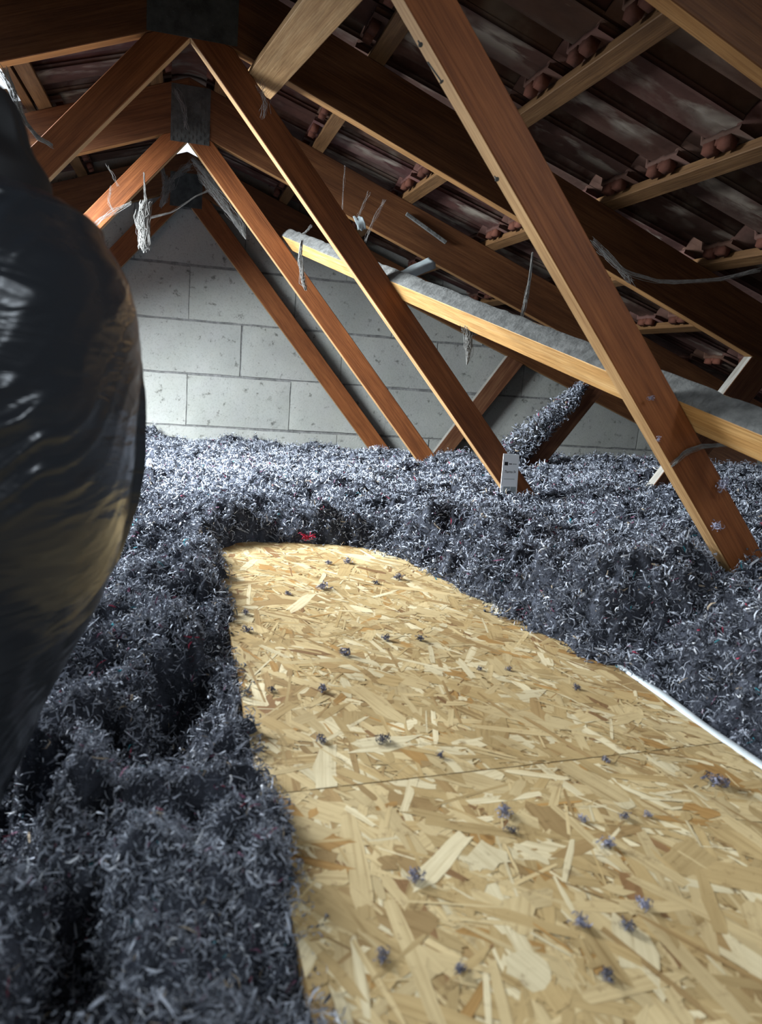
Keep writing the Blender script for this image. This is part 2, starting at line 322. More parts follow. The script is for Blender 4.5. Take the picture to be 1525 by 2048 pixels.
# clay tiles: courses hung over the battens, seen from below
BATX = [0.10 + 0.335*k for k in range(11)]
COS = 1/math.sqrt(1 + RM*RM); SIN = RM*COS
def roof_side(name, side, skip):
    r = np.random.default_rng(3 if side > 0 else 4)
    V, Fq, C = [], [], []
    TW = 0.2; NU = 19
    prof_p = np.linspace(-0.02, 1.06, NU)
    def prof(p):
        h = np.zeros_like(p)
        roll = np.clip((p - 0.60)/0.42, 0, 1); h += 0.046*np.sin(np.pi*roll)**0.6*(roll > 0)*(roll < 1)
        h += 0.006*np.exp(-((p - 0.30)/0.035)**2)
        h += 0.010*(p > 1.0); return h
    P = prof(prof_p)
    def pt(sx, y, off):
        """sx: horizontal run from ridge, off: height off the batten-top plane along the slope normal"""
        x = sx + off*SIN; z = RC + 0.026 - RM*sx + off*COS
        return (side*x, y, CZ + z)
    def grid(sx0, sx1, y0, o0, o1, col, thick=0.012, nv=4):
        base = len(V)
        for layer in (0, 1):
            for b in range(nv + 1):
                t = b/nv; sx = sx0 + (sx1 - sx0)*t; off = o0 + (o1 - o0)*t
                for a in range(NU):
                    V.append(pt(sx, y0 + TW*prof_p[a], off + P[a] + layer*thick)); e = 0.25 if (b == 0) else 1.0
                    C.append((*(np.array(col)*(1.0 if b else 1.25)), 0.0 if b == 0 else float(np.interp(prof_p[a], (0.0, 0.06, 0.26, 0.40, 0.62, 1.0), (0.3, 1, 1, 0.25, 0.0, 0.3)))))
        w = NU; n1 = (nv + 1)*NU
        for layer in (0, 1):
            for b in range(nv):
                for a in range(NU - 1):
                    i = base + layer*n1 + b*w + a; q = (i, i + 1, i + w + 1, i + w); Fq.append(q if layer else q[::-1])
        for b in (0, nv):
            for a in range(NU - 1):
                i = base + b*w + a; Fq.append((i, i + 1, i + 1 + n1, i + n1))
        for a in (0, NU - 1):
            for b in range(nv):
                i = base + b*w + a; Fq.append((i, i + w, i + w + n1, i + n1))
    def nib(sx, y, w_, l_, d_, col):
        b = len(V)
        for off in (0.004, -d_):
            tp = 1.0 if off > 0 else 0.88
            for (ds, dy) in ((0, -w_/2), (0, w_/2), (-l_, w_/2), (-l_, -w_/2)): V.append(pt(sx + ds*tp, y + dy*tp, off)); C.append((*col, 0.0))
        for q in ((0, 1, 2, 3), (7, 6, 5, 4), (0, 4, 5, 1), (1, 5, 6, 2), (2, 6, 7, 3), (3, 7, 4, 0)): Fq.append(tuple(b + i for i in q))
    for k in range(-1, 10):
        xb = BATX[k] if k >= 0 else 0.10 - 0.335
        xn = BATX[k + 1]
        for j in range(-10, 11):
            y0 = 1.69 + TW*j - 0.10 + r.normal(0, 0.0015)
            if skip is not None:
                xm, ym = side*(xb + xn)/2, y0 + TW/2
                if any(q[0] < xm < q[1] and q[2] < ym < q[3] for q in skip): continue
            if k < 0 : continue
            t = r.uniform(0.75, 1.2); col = np.array((0.092, 0.046, 0.034))*t*np.array((1, r.uniform(.9, 1.1), r.uniform(.9, 1.15)))
            grid(xb - 0.045, xn + 0.045 + r.normal(0, 0.002), y0, 0.001 + abs(r.normal(0, .0008)), 0.026 + r.normal(0, 0.0015), col)
            oc = np.array((0.135, 0.050, 0.032))*r.uniform(0.7, 1.15)
            nib(xb - 0.0215, y0 + TW*0.20, 0.036, 0.022, 0.018, oc); nib(xb - 0.0215, y0 + TW*0.45, 0.036, 0.022, 0.018, oc); nib(xb - 0.0215, y0 + TW*0.32, 0.085, 0.020, 0.007, oc*0.9)
    me = np_mesh(name, V, Fq); add_col(me, 'col', C); o = link(name, me, M_TILE); o['kind'] = 'structure'; return o
roof_side('ceiling_right', 1, [(0.80, 1.08, 0.18, 0.42)])  # tiles left out at the added glint lamp
roof_side('ceiling_left', -1, [(SKYX0, SKYX1, SKYY0 - 0.05, SKYY1 + 0.02), (-1.35, -0.60, -0.55, 0.15)])  # second gap goes with the added rear fill lamp
# half-round ridge tiles
V, Fq = [], []
for j in range(17):
    y0 = -2.3 + 0.36*j; b = len(V)
    for yy, R_ in ((y0, 0.150), (y0 + 0.40, 0.165)):
        for a in range(13):
            th = math.pi*(0.08 + 0.84*a/12)
            for rr_ in (R_, R_ + 0.014): V.append((math.cos(th)*rr_*1.15, yy, CZ + RC - 0.045 + math.sin(th)*rr_))
    for a in range(12):
        i = b + 2*a
        Fq += [(i, i + 2, i + 28, i + 26), (i + 1, i + 27, i + 29, i + 3), (i, i + 1, i + 3, i + 2), (i + 26, i + 28, i + 29, i + 27)]
me = np_mesh('trim_1', V, Fq, True); add_col(me, 'col', np.tile(np.array([[0.20, 0.085, 0.06, 0.6]]), (len(V), 1))); link('trim_1', me, M_TILE)['kind'] = 'structure'
# roof window frame in the left slope
def roofpt(x, y, off=0.0): return Vector((x + math.copysign(off*SIN, x), y, CZ + RC + 0.026 - RM*abs(x) + off*COS))
wnd = empty('window_1', roofpt((SKYX0 + SKYX1)/2, (SKYY0 + SKYY1)/2)); wnd['kind'] = 'structure'
nrm = Vector((-SIN, 0, COS))
for (xa, ya, xb_, yb_) in ((-0.50, SKYY0 - .12, -0.50, SKYY1 + .12), (-1.86, SKYY0 - .12, -1.86, SKYY1 + .12)):
    bar('frame', roofpt(xa, ya), roofpt(xb_, yb_), (1, 0, 0), 0.03, nrm, 0.06, M_BATT, wnd)
for ya in (SKYY0 - .10, SKYY1 + .04):
    bar('frame', roofpt(-0.53, ya), roofpt(-1.83, ya), (0, 1, 0), 0.03, nrm, 0.06, M_BATT, wnd)

# ------------------------------------------------------------------ trusses
def truss(Y, wr, name_label, strut_mat=M_STRUT, t=0.035, left_w=None):
    """wr = (x, z) through which the lower-left edge of the right web runs, slope, width"""
    T = empty('roof_truss', (0, Y, 0)); tag(T, name_label, 'roof truss', 'timber roof trusses')
    h = 0.145/COS
    for s in (1, -1):
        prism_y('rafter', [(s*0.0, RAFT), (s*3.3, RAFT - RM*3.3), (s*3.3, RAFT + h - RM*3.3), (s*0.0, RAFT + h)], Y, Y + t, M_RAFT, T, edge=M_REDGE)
    (px_, pz_), m_, w_ = wr
    for s in (1, -1):
        ww = w_ if s > 0 else (left_w or w_)
        c_ = 1/math.sqrt(1 + m_*m_); nx, nz = m_*c_*ww, c_*ww
        top = pz_ + m_*px_             # z of the lower edge at x = 0
        zb = -0.60; xb = (top - zb)/m_
        off = ww/c_
        poly = [(s*0.0, top), (s*xb, zb), (s*(xb + off/m_), zb), (s*max(0.0, (top + off - RAFT)/ (m_ - RM)), RAFT - RM*max(0.0, (top + off - RAFT)/(m_ - RM)) - 0.001), (s*0.0, min(top + off, RAFT - 0.001))]
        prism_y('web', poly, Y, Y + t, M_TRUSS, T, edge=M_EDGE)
        ax, az, bx = 1.145, -0.60, 1.640
        d = Vector((bx - ax, 0.72)).normalized(); n_ = Vector((d.y, -d.x))*0.072
        bz = RAFT - RM*bx; bx2 = bx + n_.x
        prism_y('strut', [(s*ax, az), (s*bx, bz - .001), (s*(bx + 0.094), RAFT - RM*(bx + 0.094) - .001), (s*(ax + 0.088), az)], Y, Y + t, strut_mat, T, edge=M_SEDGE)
    bar('bottom_chord', (-3.3, Y, 0.002), (3.3, Y, 0.002), (0, 0, 1), 0.097, (0, 1, 0), t, M_RAFT, T)
    return T
TY = {3: 0.975, 2: 1.93, 1: 2.756, 0: 3.70}
truss(TY[3], ((0.249, 0.441), 1.172, 0.060), 'nearest timber roof truss, whose long web crosses the right side and foot is buried', t=0.032)
T2 = truss(TY[2], ((0.008, 0.698), 1.139, 0.068), 'second timber truss from the camera, the white depth marker stands at its web foot')
T1 = truss(TY[1], ((0.008, 0.689), 1.153, 0.066), 'third timber truss from the camera, with lint heaped on its sloping strut')
T0 = truss(TY[0], ((0.013, 0.671), 1.160, 0.085), 'farthest timber roof truss, standing close against the concrete block gable wall')

# pressed nail plates: a thin plate with rows of punched teeth slots
def nail_plate(T, x0, x1, z0, z1, Y):
    bm = bmesh.new(); quadbox(bm, x0, x1, Y - 0.0018, Y - 0.0002, CZ + z0, CZ + z1)
    nx = int((x1 - x0)/0.012); nz = int((z1 - z0)/0.022)
    for i in range(nx):
        for k in range(nz):
            x = x0 + (i + .5)*(x1 - x0)/nx; z = CZ + z0 + (k + .5 + (0.25 if i % 2 else -0.2))*(z1 - z0)/nz
            quadbox(bm, x - 0.0017, x + 0.0017, Y - 0.0032, Y - 0.0017, z - 0.006, z + 0.006)
    me = bpy.data.meshes.new('nail_plate'); bm.to_mesh(me); bm.free(); return link('nail_plate', me, M_PLATE, T)
nail_plate(T2, -0.095, 0.105, 0.705, 0.865, TY[2]); nail_plate(T1, -0.055, 0.070, 0.69, 0.865, TY[1]); nail_plate(T0, -0.07, 0.07, 0.655, 0.80, TY[0])

# ------------------------------------------------------------------ battens
BL = ['highest batten of the right roof slope, next to the ridge', 'second batten below the ridge on the right roof slope', 'third batten below the ridge on the right slope, under the nearest tile lugs',
      'fourth batten down the right roof slope, with orange tile lugs along it', 'fifth batten down the right roof slope, low at the picture edge', 'lowest visible batten on the right slope, above the buried eaves']
for k in range(0, 6):
    xb = BATX[k]
    o = bar('roof_batten', (xb - 0.02, -1.8, CZ + RC - RM*(xb - 0.02)), (xb - 0.02, YW - 0.004, CZ + RC - RM*(xb - 0.02)), (COS, 0, -SIN), 0.042, (SIN, 0, COS), 0.025, M_BATT)
    tag(o, BL[k], 'roof batten', 'tile battens on the right slope')
BLL = ['highest batten of the left roof slope, close to the ridge', 'second batten of the left roof slope, seen above the black sack', 'third batten of the left slope, below the roof window edge']
for k in range(0, 2):
    xb = -BATX[k]
    o = bar('roof_batten', (xb + 0.02, -1.8, CZ + RC - RM*(abs(xb) - 0.02)), (xb + 0.02, YW - 0.004, CZ + RC - RM*(abs(xb) - 0.02)), (-COS, 0, -SIN), 0.042, (-SIN, 0, COS), 0.025, M_BATT)
    tag(o, BLL[k], 'roof batten', 'tile battens on the left slope')

# ------------------------------------------------------------------ long diagonal brace with a dusty top, and the ridge brace
q0, q1 = Vector((0.361, 2.794, 0.396 + CZ)), Vector((0.778, 0.863, -0.085 + CZ)); bd = (q1 - q0).normalized()
qa, qb = q0 - bd*0.0, q1 + bd*0.55
N = Vector((0.755, 0, 0.656)); inpl = N.cross(bd); inpl = inpl if inpl.z > 0 else -inpl
br = bar('long_brace', qa, qb, inpl, 0.058, N, 0.040, M_PINE)
tag(br, 'long pale pine brace running across the trusses with thick grey dust on top', 'brace')
def dust_strip(name, p0, p1, wd, w, nrm_, parent, n=220, amp=0.0014, seed=1):
    p0, p1, wd, nrm_ = map(Vector, (p0, p1, wd, nrm_)); a = (p1 - p0).normalized(); wd = (wd - a*wd.dot(a)).normalized(); nrm_ = a.cross(wd); nrm_ = nrm_ if nrm_.z > 0 else -nrm_
    m_ = 9; t = np.linspace(0, 1, n); s = np.linspace(0, 1, m_); L_ = (p1 - p0).length
    Tt, Ss = np.meshgrid(t, s, indexing='ij'); prof = np.sin(np.pi*Ss)**0.5
    H = (0.0012 + amp*(0.5 + 0.5*n3(Tt*L_*26, Ss*3, 0, seed))*prof + 0.5*amp*np.maximum(0, n3(Tt*L_*90, Ss*6, 3, seed)))*np.clip(np.minimum(Ss, 1 - Ss)*9 + 0.05, 0, 1)
    Ss2 = Ss*(1 + 0.05*n3(Tt*L_*40, 0, 5, seed)*(Ss > .6)) 
    P = np.array(p0)[None, None] + Tt[..., None]*np.array(p1 - p0) + (Ss2*w)[..., None]*np.array(wd) + H[..., None]*np.array(nrm_)
    idx = np.arange(n*m_).reshape(n, m_)
    Fq = np.stack([idx[:-1, :-1], idx[1:, :-1], idx[1:, 1:], idx[:-1, 1:]], -1).reshape(-1, 4)
    return link(name, np_mesh(name, P.reshape(-1, 3), Fq, True), M_DUST, parent)
ds = dust_strip('dust_layer', qa + inpl*0.0581, qb + inpl*0.0581, N, 0.040, inpl, br); ds['label'] = 'thick grey dust and lint on the upper edge'

# ridge brace nailed under the rafters
def under(x, y, d=0.0): return Vector((x, y, CZ + RAFT - RM*abs(x) - d))
rb = bar('ridge_brace', under(0.135, 2.005, .001), under(0.42, -0.3, .001), (COS, 0, -SIN), 0.075, (-SIN, 0, -COS), 0.030, M_EDGE)
tag(rb, 'orange pine board nailed under the rafters beside the ridge, its cut end showing', 'brace')
rl = bar('wall_brace', at_y(60, 450, 2.70), at_y(186, 432, 2.79), (0, 0, -1), 0.06, (-1, 0.3, 0), 0.03, M_STRUT)
tag(rl, 'dark dusty brace stub behind the black sack, meeting the orange left web', 'brace')
d2 = dust_strip('dust_layer', at_y(60, 449, 2.70), at_y(186, 431, 2.79), (0, 1, 0), 0.028, (0, 0, 1), rl, 40, 0.003, 2); d2['label'] = 'pale dust on the top edge'

# ------------------------------------------------------------------ strand boards
ZB = -0.39 + CZ
def clip_rect(p, W_, H_):
    for ax, lim, sg in ((0, 0.0, 1), (0, W_, -1), (1, 0.0, 1), (1, H_, -1)):
        out = []
        for i in range(len(p)):
            a, b = p[i - 1], p[i]; da, db = sg*(a[ax] - lim), sg*(b[ax] - lim)
            if (da >= 0) != (db >= 0): t = da/(da - db); out.append((a[0] + (b[0] - a[0])*t, a[1] + (b[1] - a[1])*t))
            if db >= 0: out.append(b)
        p = out
        if not p: break
    return p
def osb(name, quad, z, n, seed, label):
    """quad: corners (x,y) of the board counter-clockwise; strands are thin slivers pressed into the top"""
    r = np.random.default_rng(seed); q = [Vector((x, y, 0)) for x, y in quad]
    W_ = (q[1] - q[0]).length; H_ = (q[3] - q[0]).length; th = 0.015
    def bil(x, y, zz):
        u, v = x/W_, y/H_; p = (q[0]*(1 - u) + q[1]*u)*(1 - v) + (q[3]*(1 - u) + q[2]*u)*v; return (p.x, p.y, z + zz)
    V = [(0, 0, -th), (W_, 0, -th), (W_, H_, -th), (0, H_, -th), (0, 0, 0), (W_, 0, 0), (W_, H_, 0), (0, H_, 0)]
    F_ = [(3, 2, 1, 0), (4, 5, 6, 7), (0, 1, 5, 4), (1, 2, 6, 5), (2, 3, 7, 6), (3, 0, 4, 7)]
    C = [(0.42, 0.27, 0.11)]*8; UV = [(0, 0)]*24
    for i in range(n):
        big = i > n*0.45
        L_ = np.clip(r.lognormal(math.log(0.046), 0.6), 0.007, 0.125); w_ = np.clip(r.lognormal(math.log(0.0105), 0.7), 0.0018, 0.034)
        if r.random() < 0.34: w_ = r.uniform(0.0015, 0.005); L_ *= 0.8
        if r.random() < 0.25: an = r.uniform(0, math.pi)
        else: an = math.radians(112) + r.normal(0, 0.55)
        cx, cy = r.uniform(-.01, W_ + .01), r.uniform(-.01, H_ + .01)
        ca, sa = math.cos(an), math.sin(an); sk = r.normal(0, 0.35)*w_; sk2 = r.normal(0, 0.35)*w_
        top = [(-L_/2 + L_*t_ + (sk*r.normal(0, 1) if t_ in (0, 1) else 0), w_/2*r.uniform(.62, 1.15)*(0.75 if t_ in (0, 1) else 1)) for t_ in (0, .22, .5, .8, 1)]
        bot = [(-L_/2 + L_*t_ + (sk2*r.normal(0, 1) if t_ in (0, 1) else 0), -w_/2*r.uniform(.62, 1.15)*(0.75 if t_ in (0, 1) else 1)) for t_ in (1, .75, .45, .2, 0)]
        pts = top + [(L_/2 + r.normal(0, .3)*w_, r.normal(0, .15)*w_)] + bot + [(-L_/2 + r.normal(0, .3)*w_, r.normal(0, .15)*w_)]
        zz = 0.0001 + 0.0011*i/n
        k = r.random()
        if k < 0.36: col = (0.530, 0.412, 0.222)
        elif k < 0.66: col = (0.430, 0.312, 0.148)
        elif k < 0.80: col = (0.650, 0.560, 0.365)
        elif k < 0.93: col = (0.330, 0.220, 0.098)
        elif k < 0.975: col = (0.390, 0.228, 0.080)
        else: col = (0.24, 0.135, 0.060)
        col = 0.93*np.array(col)*r.uniform(.87, 1.12)
        pts = clip_rect([(cx + a*ca - bb*sa, cy + a*sa + bb*ca) for a, bb in pts], W_, H_)
        if len(pts) < 3: continue
        b = len(V); ou, ov = r.uniform(0, 50, 2)
        mx_, my_ = sum(p[0] for p in pts)/len(pts), sum(p[1] for p in pts)/len(pts)
        pts = sorted(pts, key=lambda p: math.atan2(p[1] - my_, p[0] - mx_))
        for (x, y) in pts:
            V.append((x, y, zz)); C.append(col); UV.append(((x - cx)*ca + (y - cy)*sa + ou, -(x - cx)*sa + (y - cy)*ca + ov))
        F_.append(tuple(range(b, b + len(pts))))
    me = bpy.data.meshes.new(name); me.from_pydata([bil(*v) for v in V], [], F_); add_col(me, 'col', C)
    uvl = me.uv_layers.new(name='UVMap'); uvl.data.foreach_set('uv', np.array(UV, np.float32).ravel())
    o = link(name, me, M_OSB); return tag(o, label, 'board', 'strand boards laid as a walkway')
osb('osb_board', [(0.079, 0.6265), (0.611, 0.6655), (0.611, 1.80), (0.075, 1.80)], ZB, 9500, 21, 'farther sheet of yellow strand board, ending under the grey insulation')
osb('osb_board', [(0.108, -0.60), (0.622, -0.60), (0.6125, 0.6638), (0.083, 0.6250)], ZB, 9500, 22, 'nearer sheet of yellow strand board, filling the bottom right corner')
# pale strip of membrane showing along the right edge of the boards
V, Fq = [], []
ys = np.linspace(0.36, 0.90, 60)
for i, y in enumerate(ys):
    xx = 0.6125 + 0.0012*n3(y*14, 0, 1, 2) + 0.008*max(0, 0.66 - y)
    for dx, dz in ((0.0, -0.003), (0.0015, 0.0008), (0.006, 0.0012), (0.012, 0.001 + 0.0015*n3(y*20, 3, 1)), (0.016, -0.006)): V.append((xx + dx, y, ZB + dz + 0.001))
for i in range(59):
    for k in range(4): j = i*5 + k; Fq.append((j, j + 5, j + 6, j + 1))
st = link('membrane_strip', np_mesh('membrane_strip', V, Fq, True), M_FOIL)
tag(st, 'white membrane strip showing along the right edge of the strand boards', 'membrane')

# ------------------------------------------------------------------ loose-fill insulation
CLEAR = np.array([(0.134, -0.7), (0.134, 0.25), (0.124, 0.376), (0.110, 0.486), (0.098, 0.619), (0.088, 0.916), (0.079, 1.086), (0.096, 1.234), (0.084, 1.501), (0.132, 1.61), (0.265, 1.619), (0.388, 1.557), (0.445, 1.474), (0.475, 1.36), (0.50, 1.229), (0.525, 1.104), (0.54, 0.988), (0.579, 0.935), (0.608, 0.83), (0.632, 0.80), (0.634, 0.661), (0.638, 0.40), (0.66, -0.7)])
def signed_dist(X, Y, poly):
    d = np.full(X.shape, 1e9); inside = np.zeros(X.shape, bool); n = len(poly)
    for i in range(n):
        ax, ay = poly[i]; bx, by = poly[(i + 1) % n]; ex, ey = bx - ax, by - ay
        t = np.clip(((X - ax)*ex + (Y - ay)*ey)/(ex*ex + ey*ey), 0, 1)
        d = np.minimum(d, np.hypot(X - ax - t*ex, Y - ay - t*ey))
        cnd = ((ay > Y) != (by > Y)) & (X < (bx - ax)*(Y - ay)/(by - ay + 1e-12) + ax); inside ^= cnd
    return np.where(inside, -d, d)
CTRL = np.array([  # x, y, z rel. camera of the general surface
    (0.84, 0.95, -0.275), (0.90, 1.88, -0.327), (0.905, 2.70, -0.340), (0.95, 3.7, -0.430), (0.34, 3.72, -0.395), (-0.02, 3.72, -0.430), (-0.18, 3.70, -0.345), (-0.5, 3.7, -0.33),
    (1.12, 3.72, -0.445), (1.6, 3.7, -0.45), (2.4, 3.5, -0.40), (1.36, 1.5, -0.25), (1.35, 1.93, -0.30), (1.6, 1.93, -0.27), (1.3, 2.75, -0.33), (1.9, 2.6, -0.30), (2.5, 2.0, -0.22), (1.3, 0.8, -0.25), (2.2, 0.8, -0.20), (0.9, 0.4, -0.30), (1.4, 0.2, -0.24),
    (0.30, 1.95, -0.345), (0.30, 2.6, -0.365), (0.3, 3.2, -0.385), (0.65, 2.3, -0.335), (0.65, 1.85, -0.33), (0.72, 1.45, -0.30), (0.75, 1.15, -0.27), (-0.05, 1.5, -0.345), (-0.05, 2.2, -0.355), (-0.1, 2.9, -0.385), (-0.3, 1.2, -0.36), (0.0, 1.1, -0.365),
    (0.02, 0.85, -0.375), (-0.2, 0.75, -0.405), (-0.6, 0.8, -0.40), (0.02, 0.6, -0.372), (-0.12, 0.5, -0.372), (0.03, 0.40, -0.36), (-0.3, 0.3, -0.36), (-0.8, 2.0, -0.36), (-1.2, 3.0, -0.36), (-1.2, 0.8, -0.38)])
def gen_surface(X, Y):
    W_ = np.zeros(X.shape); S_ = np.zeros(X.shape)
    for x, y, z in CTRL:
        w_ = 1/(((X - x)**2 + (Y - y)**2) + 0.004)**1.6; W_ += w_; S_ += w_*z
    return S_/W_
GX0, GX1, GY0, GY1, GS = -1.5, 2.75, 0.12, 3.772, 0.006
gx = np.arange(GX0, GX1, GS); gy = np.arange(GY0, GY1, GS)
XX, YY = np.meshgrid(gx, gy, indexing='ij')
jx = 0.013*n3(XX*11, YY*11, 3, 0) + 0.014*n3(XX*26, YY*26, 1, 1) + 0.009*n3(XX*60, YY*60, 2, 2)
SD = signed_dist(XX, YY, CLEAR) + jx
GEN = gen_surface(XX, YY)
left = 1/(1 + np.exp((XX - 0.28)/0.04)); far_ = 1/(1 + np.exp((1.52 - YY)/0.04))
run = 0.055*left + 0.20*(1 - left)*(1 - far_) + 0.085*far_*(1 - left)
t = np.clip(SD/run, 0, 1); rise = 1 - (1 - t)**1.8
HH = -0.405 + (GEN + 0.405)*rise
near_ = np.clip((1.6 - np.hypot(XX, YY))/1.2, 0, 1)
clump = 0.024*n3(XX*9, YY*9, 0, 0) + 0.018*n3(XX*19, YY*19, 4, 1) + 0.015*n3(XX*41, YY*41, 7, 2) + 0.010*n3(XX*85, YY*85, 8, 3)
pit = (-0.24*np.clip(n3(XX*17 + 3, YY*10, 9, 3) - 0.22, 0, 0.36) - 0.16*np.clip(n3(XX*31 + 8, YY*24, 3, 0) - 0.34, 0, 0.3) + 0.026*n3(XX*13, YY*13, 5, 2))*left*np.clip(near_*1.5, 0, 1) - 0.03*np.clip(n3(XX*11, YY*11, 12, 1) - 0.42, 0, 1)
HH = HH + (clump + pit)*np.clip(SD/0.05, 0.0, 1)
HH -= 0.075*np.exp(-(((XX + 0.005)/0.055)**2 + ((YY - 0.74)/0.10)**2))*np.clip(SD/0.03, 0, 1)
HH = np.where(SD < 0, -0.43, HH)
# hollow just above: added beside the sack so the patch there goes dark
def H_at(x, y):
    i = np.clip(((x - GX0)/GS), 0, len(gx) - 1.01); j = np.clip(((y - GY0)/GS), 0, len(gy) - 1.01)
    a, b = i.astype(int), j.astype(int); fx, fy = i - a, j - b
    f = lambda A: A[a, b]*(1 - fx)*(1 - fy) + A[a + 1, b]*fx*(1 - fy) + A[a, b + 1]*(1 - fx)*fy + A[a + 1, b + 1]*fx*fy
    return f(HH), f(SD)
def lint_cols(n, r, near=None):
    base = r.beta(1.7, 2.6, n)[:, None]
    dk, lt = np.array((0.050, 0.057, 0.080)), np.array((0.70, 0.745, 0.84))
    C = dk + (lt - dk)*base
    k = r.random(n)
    C[k < 0.003] = (0.40, 0.06, 0.10); C[(k > .004) & (k < .006)] = (0.05, 0.27, 0.33); C[(k > .006) & (k < .018)] = (0.24, 0.10, 0.16); C[(k > .018) & (k < .028)] = (0.46, 0.37, 0.27)
    C[(k > .04) & (k < .075)] = (0.78, 0.80, 0.84)
    return C
def ribbons(P, up, L_, w_, r, curl=1.6, lift=0.6, seg=4):
    """curled strips of textile: P centre points, up local normals; returns verts, quads, points per ribbon"""
    n = len(P); az = r.uniform(0, 2*np.pi, n); el = r.normal(0.25, lift, n)
    d = np.stack([np.cos(az)*np.cos(el), np.sin(az)*np.cos(el), np.sin(el)], 1)
    k = r.normal(0, 1, (n, 3)); k -= (k*d).sum(1, keepdims=True)*d; k /= np.linalg.norm(k, axis=1, keepdims=True) + 1e-9
    b = np.cross(d, k); kap = r.normal(0, curl, n); tw = r.normal(0, 1.0, n)
    V = np.empty((n, seg, 2, 3), np.float32); p = P - d*(L_/2)[:, None]; st = (L_/(seg - 1))[:, None]
    for s in range(seg):
        th = (kap*(s/(seg - 1) - 0.5)*1.5)[:, None]; dd = d*np.cos(th) + k*np.sin(th)
        tws = (tw*(s/(seg - 1)))[:, None]; side = b*np.cos(tws) + np.cross(dd, b)*np.sin(tws)
        wd = (w_*(0.45 if s in (0, seg - 1) else 1.0))[:, None]/2
        V[:, s, 0] = p - side*wd; V[:, s, 1] = p + side*wd; p = p + dd*st
    base = (np.arange(n)*seg*2)[:, None]
    q = np.concatenate([base + np.array([[2*s, 2*s + 1, 2*s + 3, 2*s + 2]]) for s in range(seg - 1)], 1).reshape(-1, 4)
    return V.reshape(-1, 3), q, seg*2
def in_view(P, mx=0.30):
    Q = P - np.array([0, 0, CZ]); z = Q @ np.array(fw); x = F_PX*(Q @ np.array(cr))/np.maximum(z, .01); y = F_PX*(Q @ np.array(cu))/np.maximum(z, .01)
    return (z > 0.1) & (np.abs(x) < 762*(1 + mx) + 100) & (np.abs(y) < 1024*(1 + mx))
r = np.random.default_rng(77)
# base surface
idx = np.arange(XX.size).reshape(XX.shape)
keep = (SD[:-1, :-1] > -0.012) | (SD[1:, 1:] > -0.012)
Fb = np.stack([idx[:-1, :-1], idx[1:, :-1], idx[1:, 1:], idx[:-1, 1:]], -1)[keep].reshape(-1, 4)
Vb = np.stack([XX, YY, HH + CZ], -1).reshape(-1, 3)
Cb = np.tile(np.array([[0.045, 0.049, 0.062]]), (len(Vb), 1))*(1 + 0.8*n3(XX*95, YY*95, 2, 3).reshape(-1, 1))  # base painted dark to stand in for shade between the strips
# strips
NC = 5900000
cx = r.uniform(-1.2, 2.7, NC); cy = r.uniform(0.13, 3.748, NC)
hz, sd = H_at(cx, cy); dist = np.sqrt(cx**2 + cy**2 + hz**2)
area_all = 3.9*3.635; dens = np.clip(160000/np.maximum(dist, .3)**1.6, 30000, 420000)
ok = (sd > -0.004) & (r.random(NC) < dens*area_all/NC)
P = np.stack([cx, cy, hz + CZ], 1)[ok]; dist = dist[ok]; sdk = sd[ok]
vis = in_view(P); vis |= r.random(len(P)) < 0.15
P, dist, sdk = P[vis], dist[vis], sdk[vis]
n = len(P); fine = r.random(n) < np.clip(0.95 - 0.30*dist, 0.2, 0.8)
L_ = np.where(fine, r.uniform(0.005, 0.012, n), r.uniform(0.012, 0.026, n)); w_ = np.where(fine, r.uniform(0.0005, 0.0017, n), r.uniform(0.0012, 0.0036, n))
w_ *= np.clip(0.35 + 0.45*dist, 0.45, 1.0); L_ *= np.clip(0.45 + 0.40*dist, 0.55, 1.0)
P[:, 2] += r.normal(0.003, 0.0065, n)*np.clip(sdk/0.02 + 0.4, 0.3, 1)
Vr, Fr, pr = ribbons(P, None, L_, w_, r, 2.6, 0.65, 4)
Cr = np.repeat(lint_cols(n, r), pr, 0)
me = np_mesh('loose_insulation', np.concatenate([Vb, Vr]), np.concatenate([Fb, Fr + len(Vb)])); add_col(me, 'col', np.concatenate([Cb, Cr]))
ins = link('loose_insulation', me, M_LINT)
tag(ins, 'blue-grey shredded textile insulation blown loose over the attic floor', 'insulation', None, 'stuff')
print('insulation strips', n)

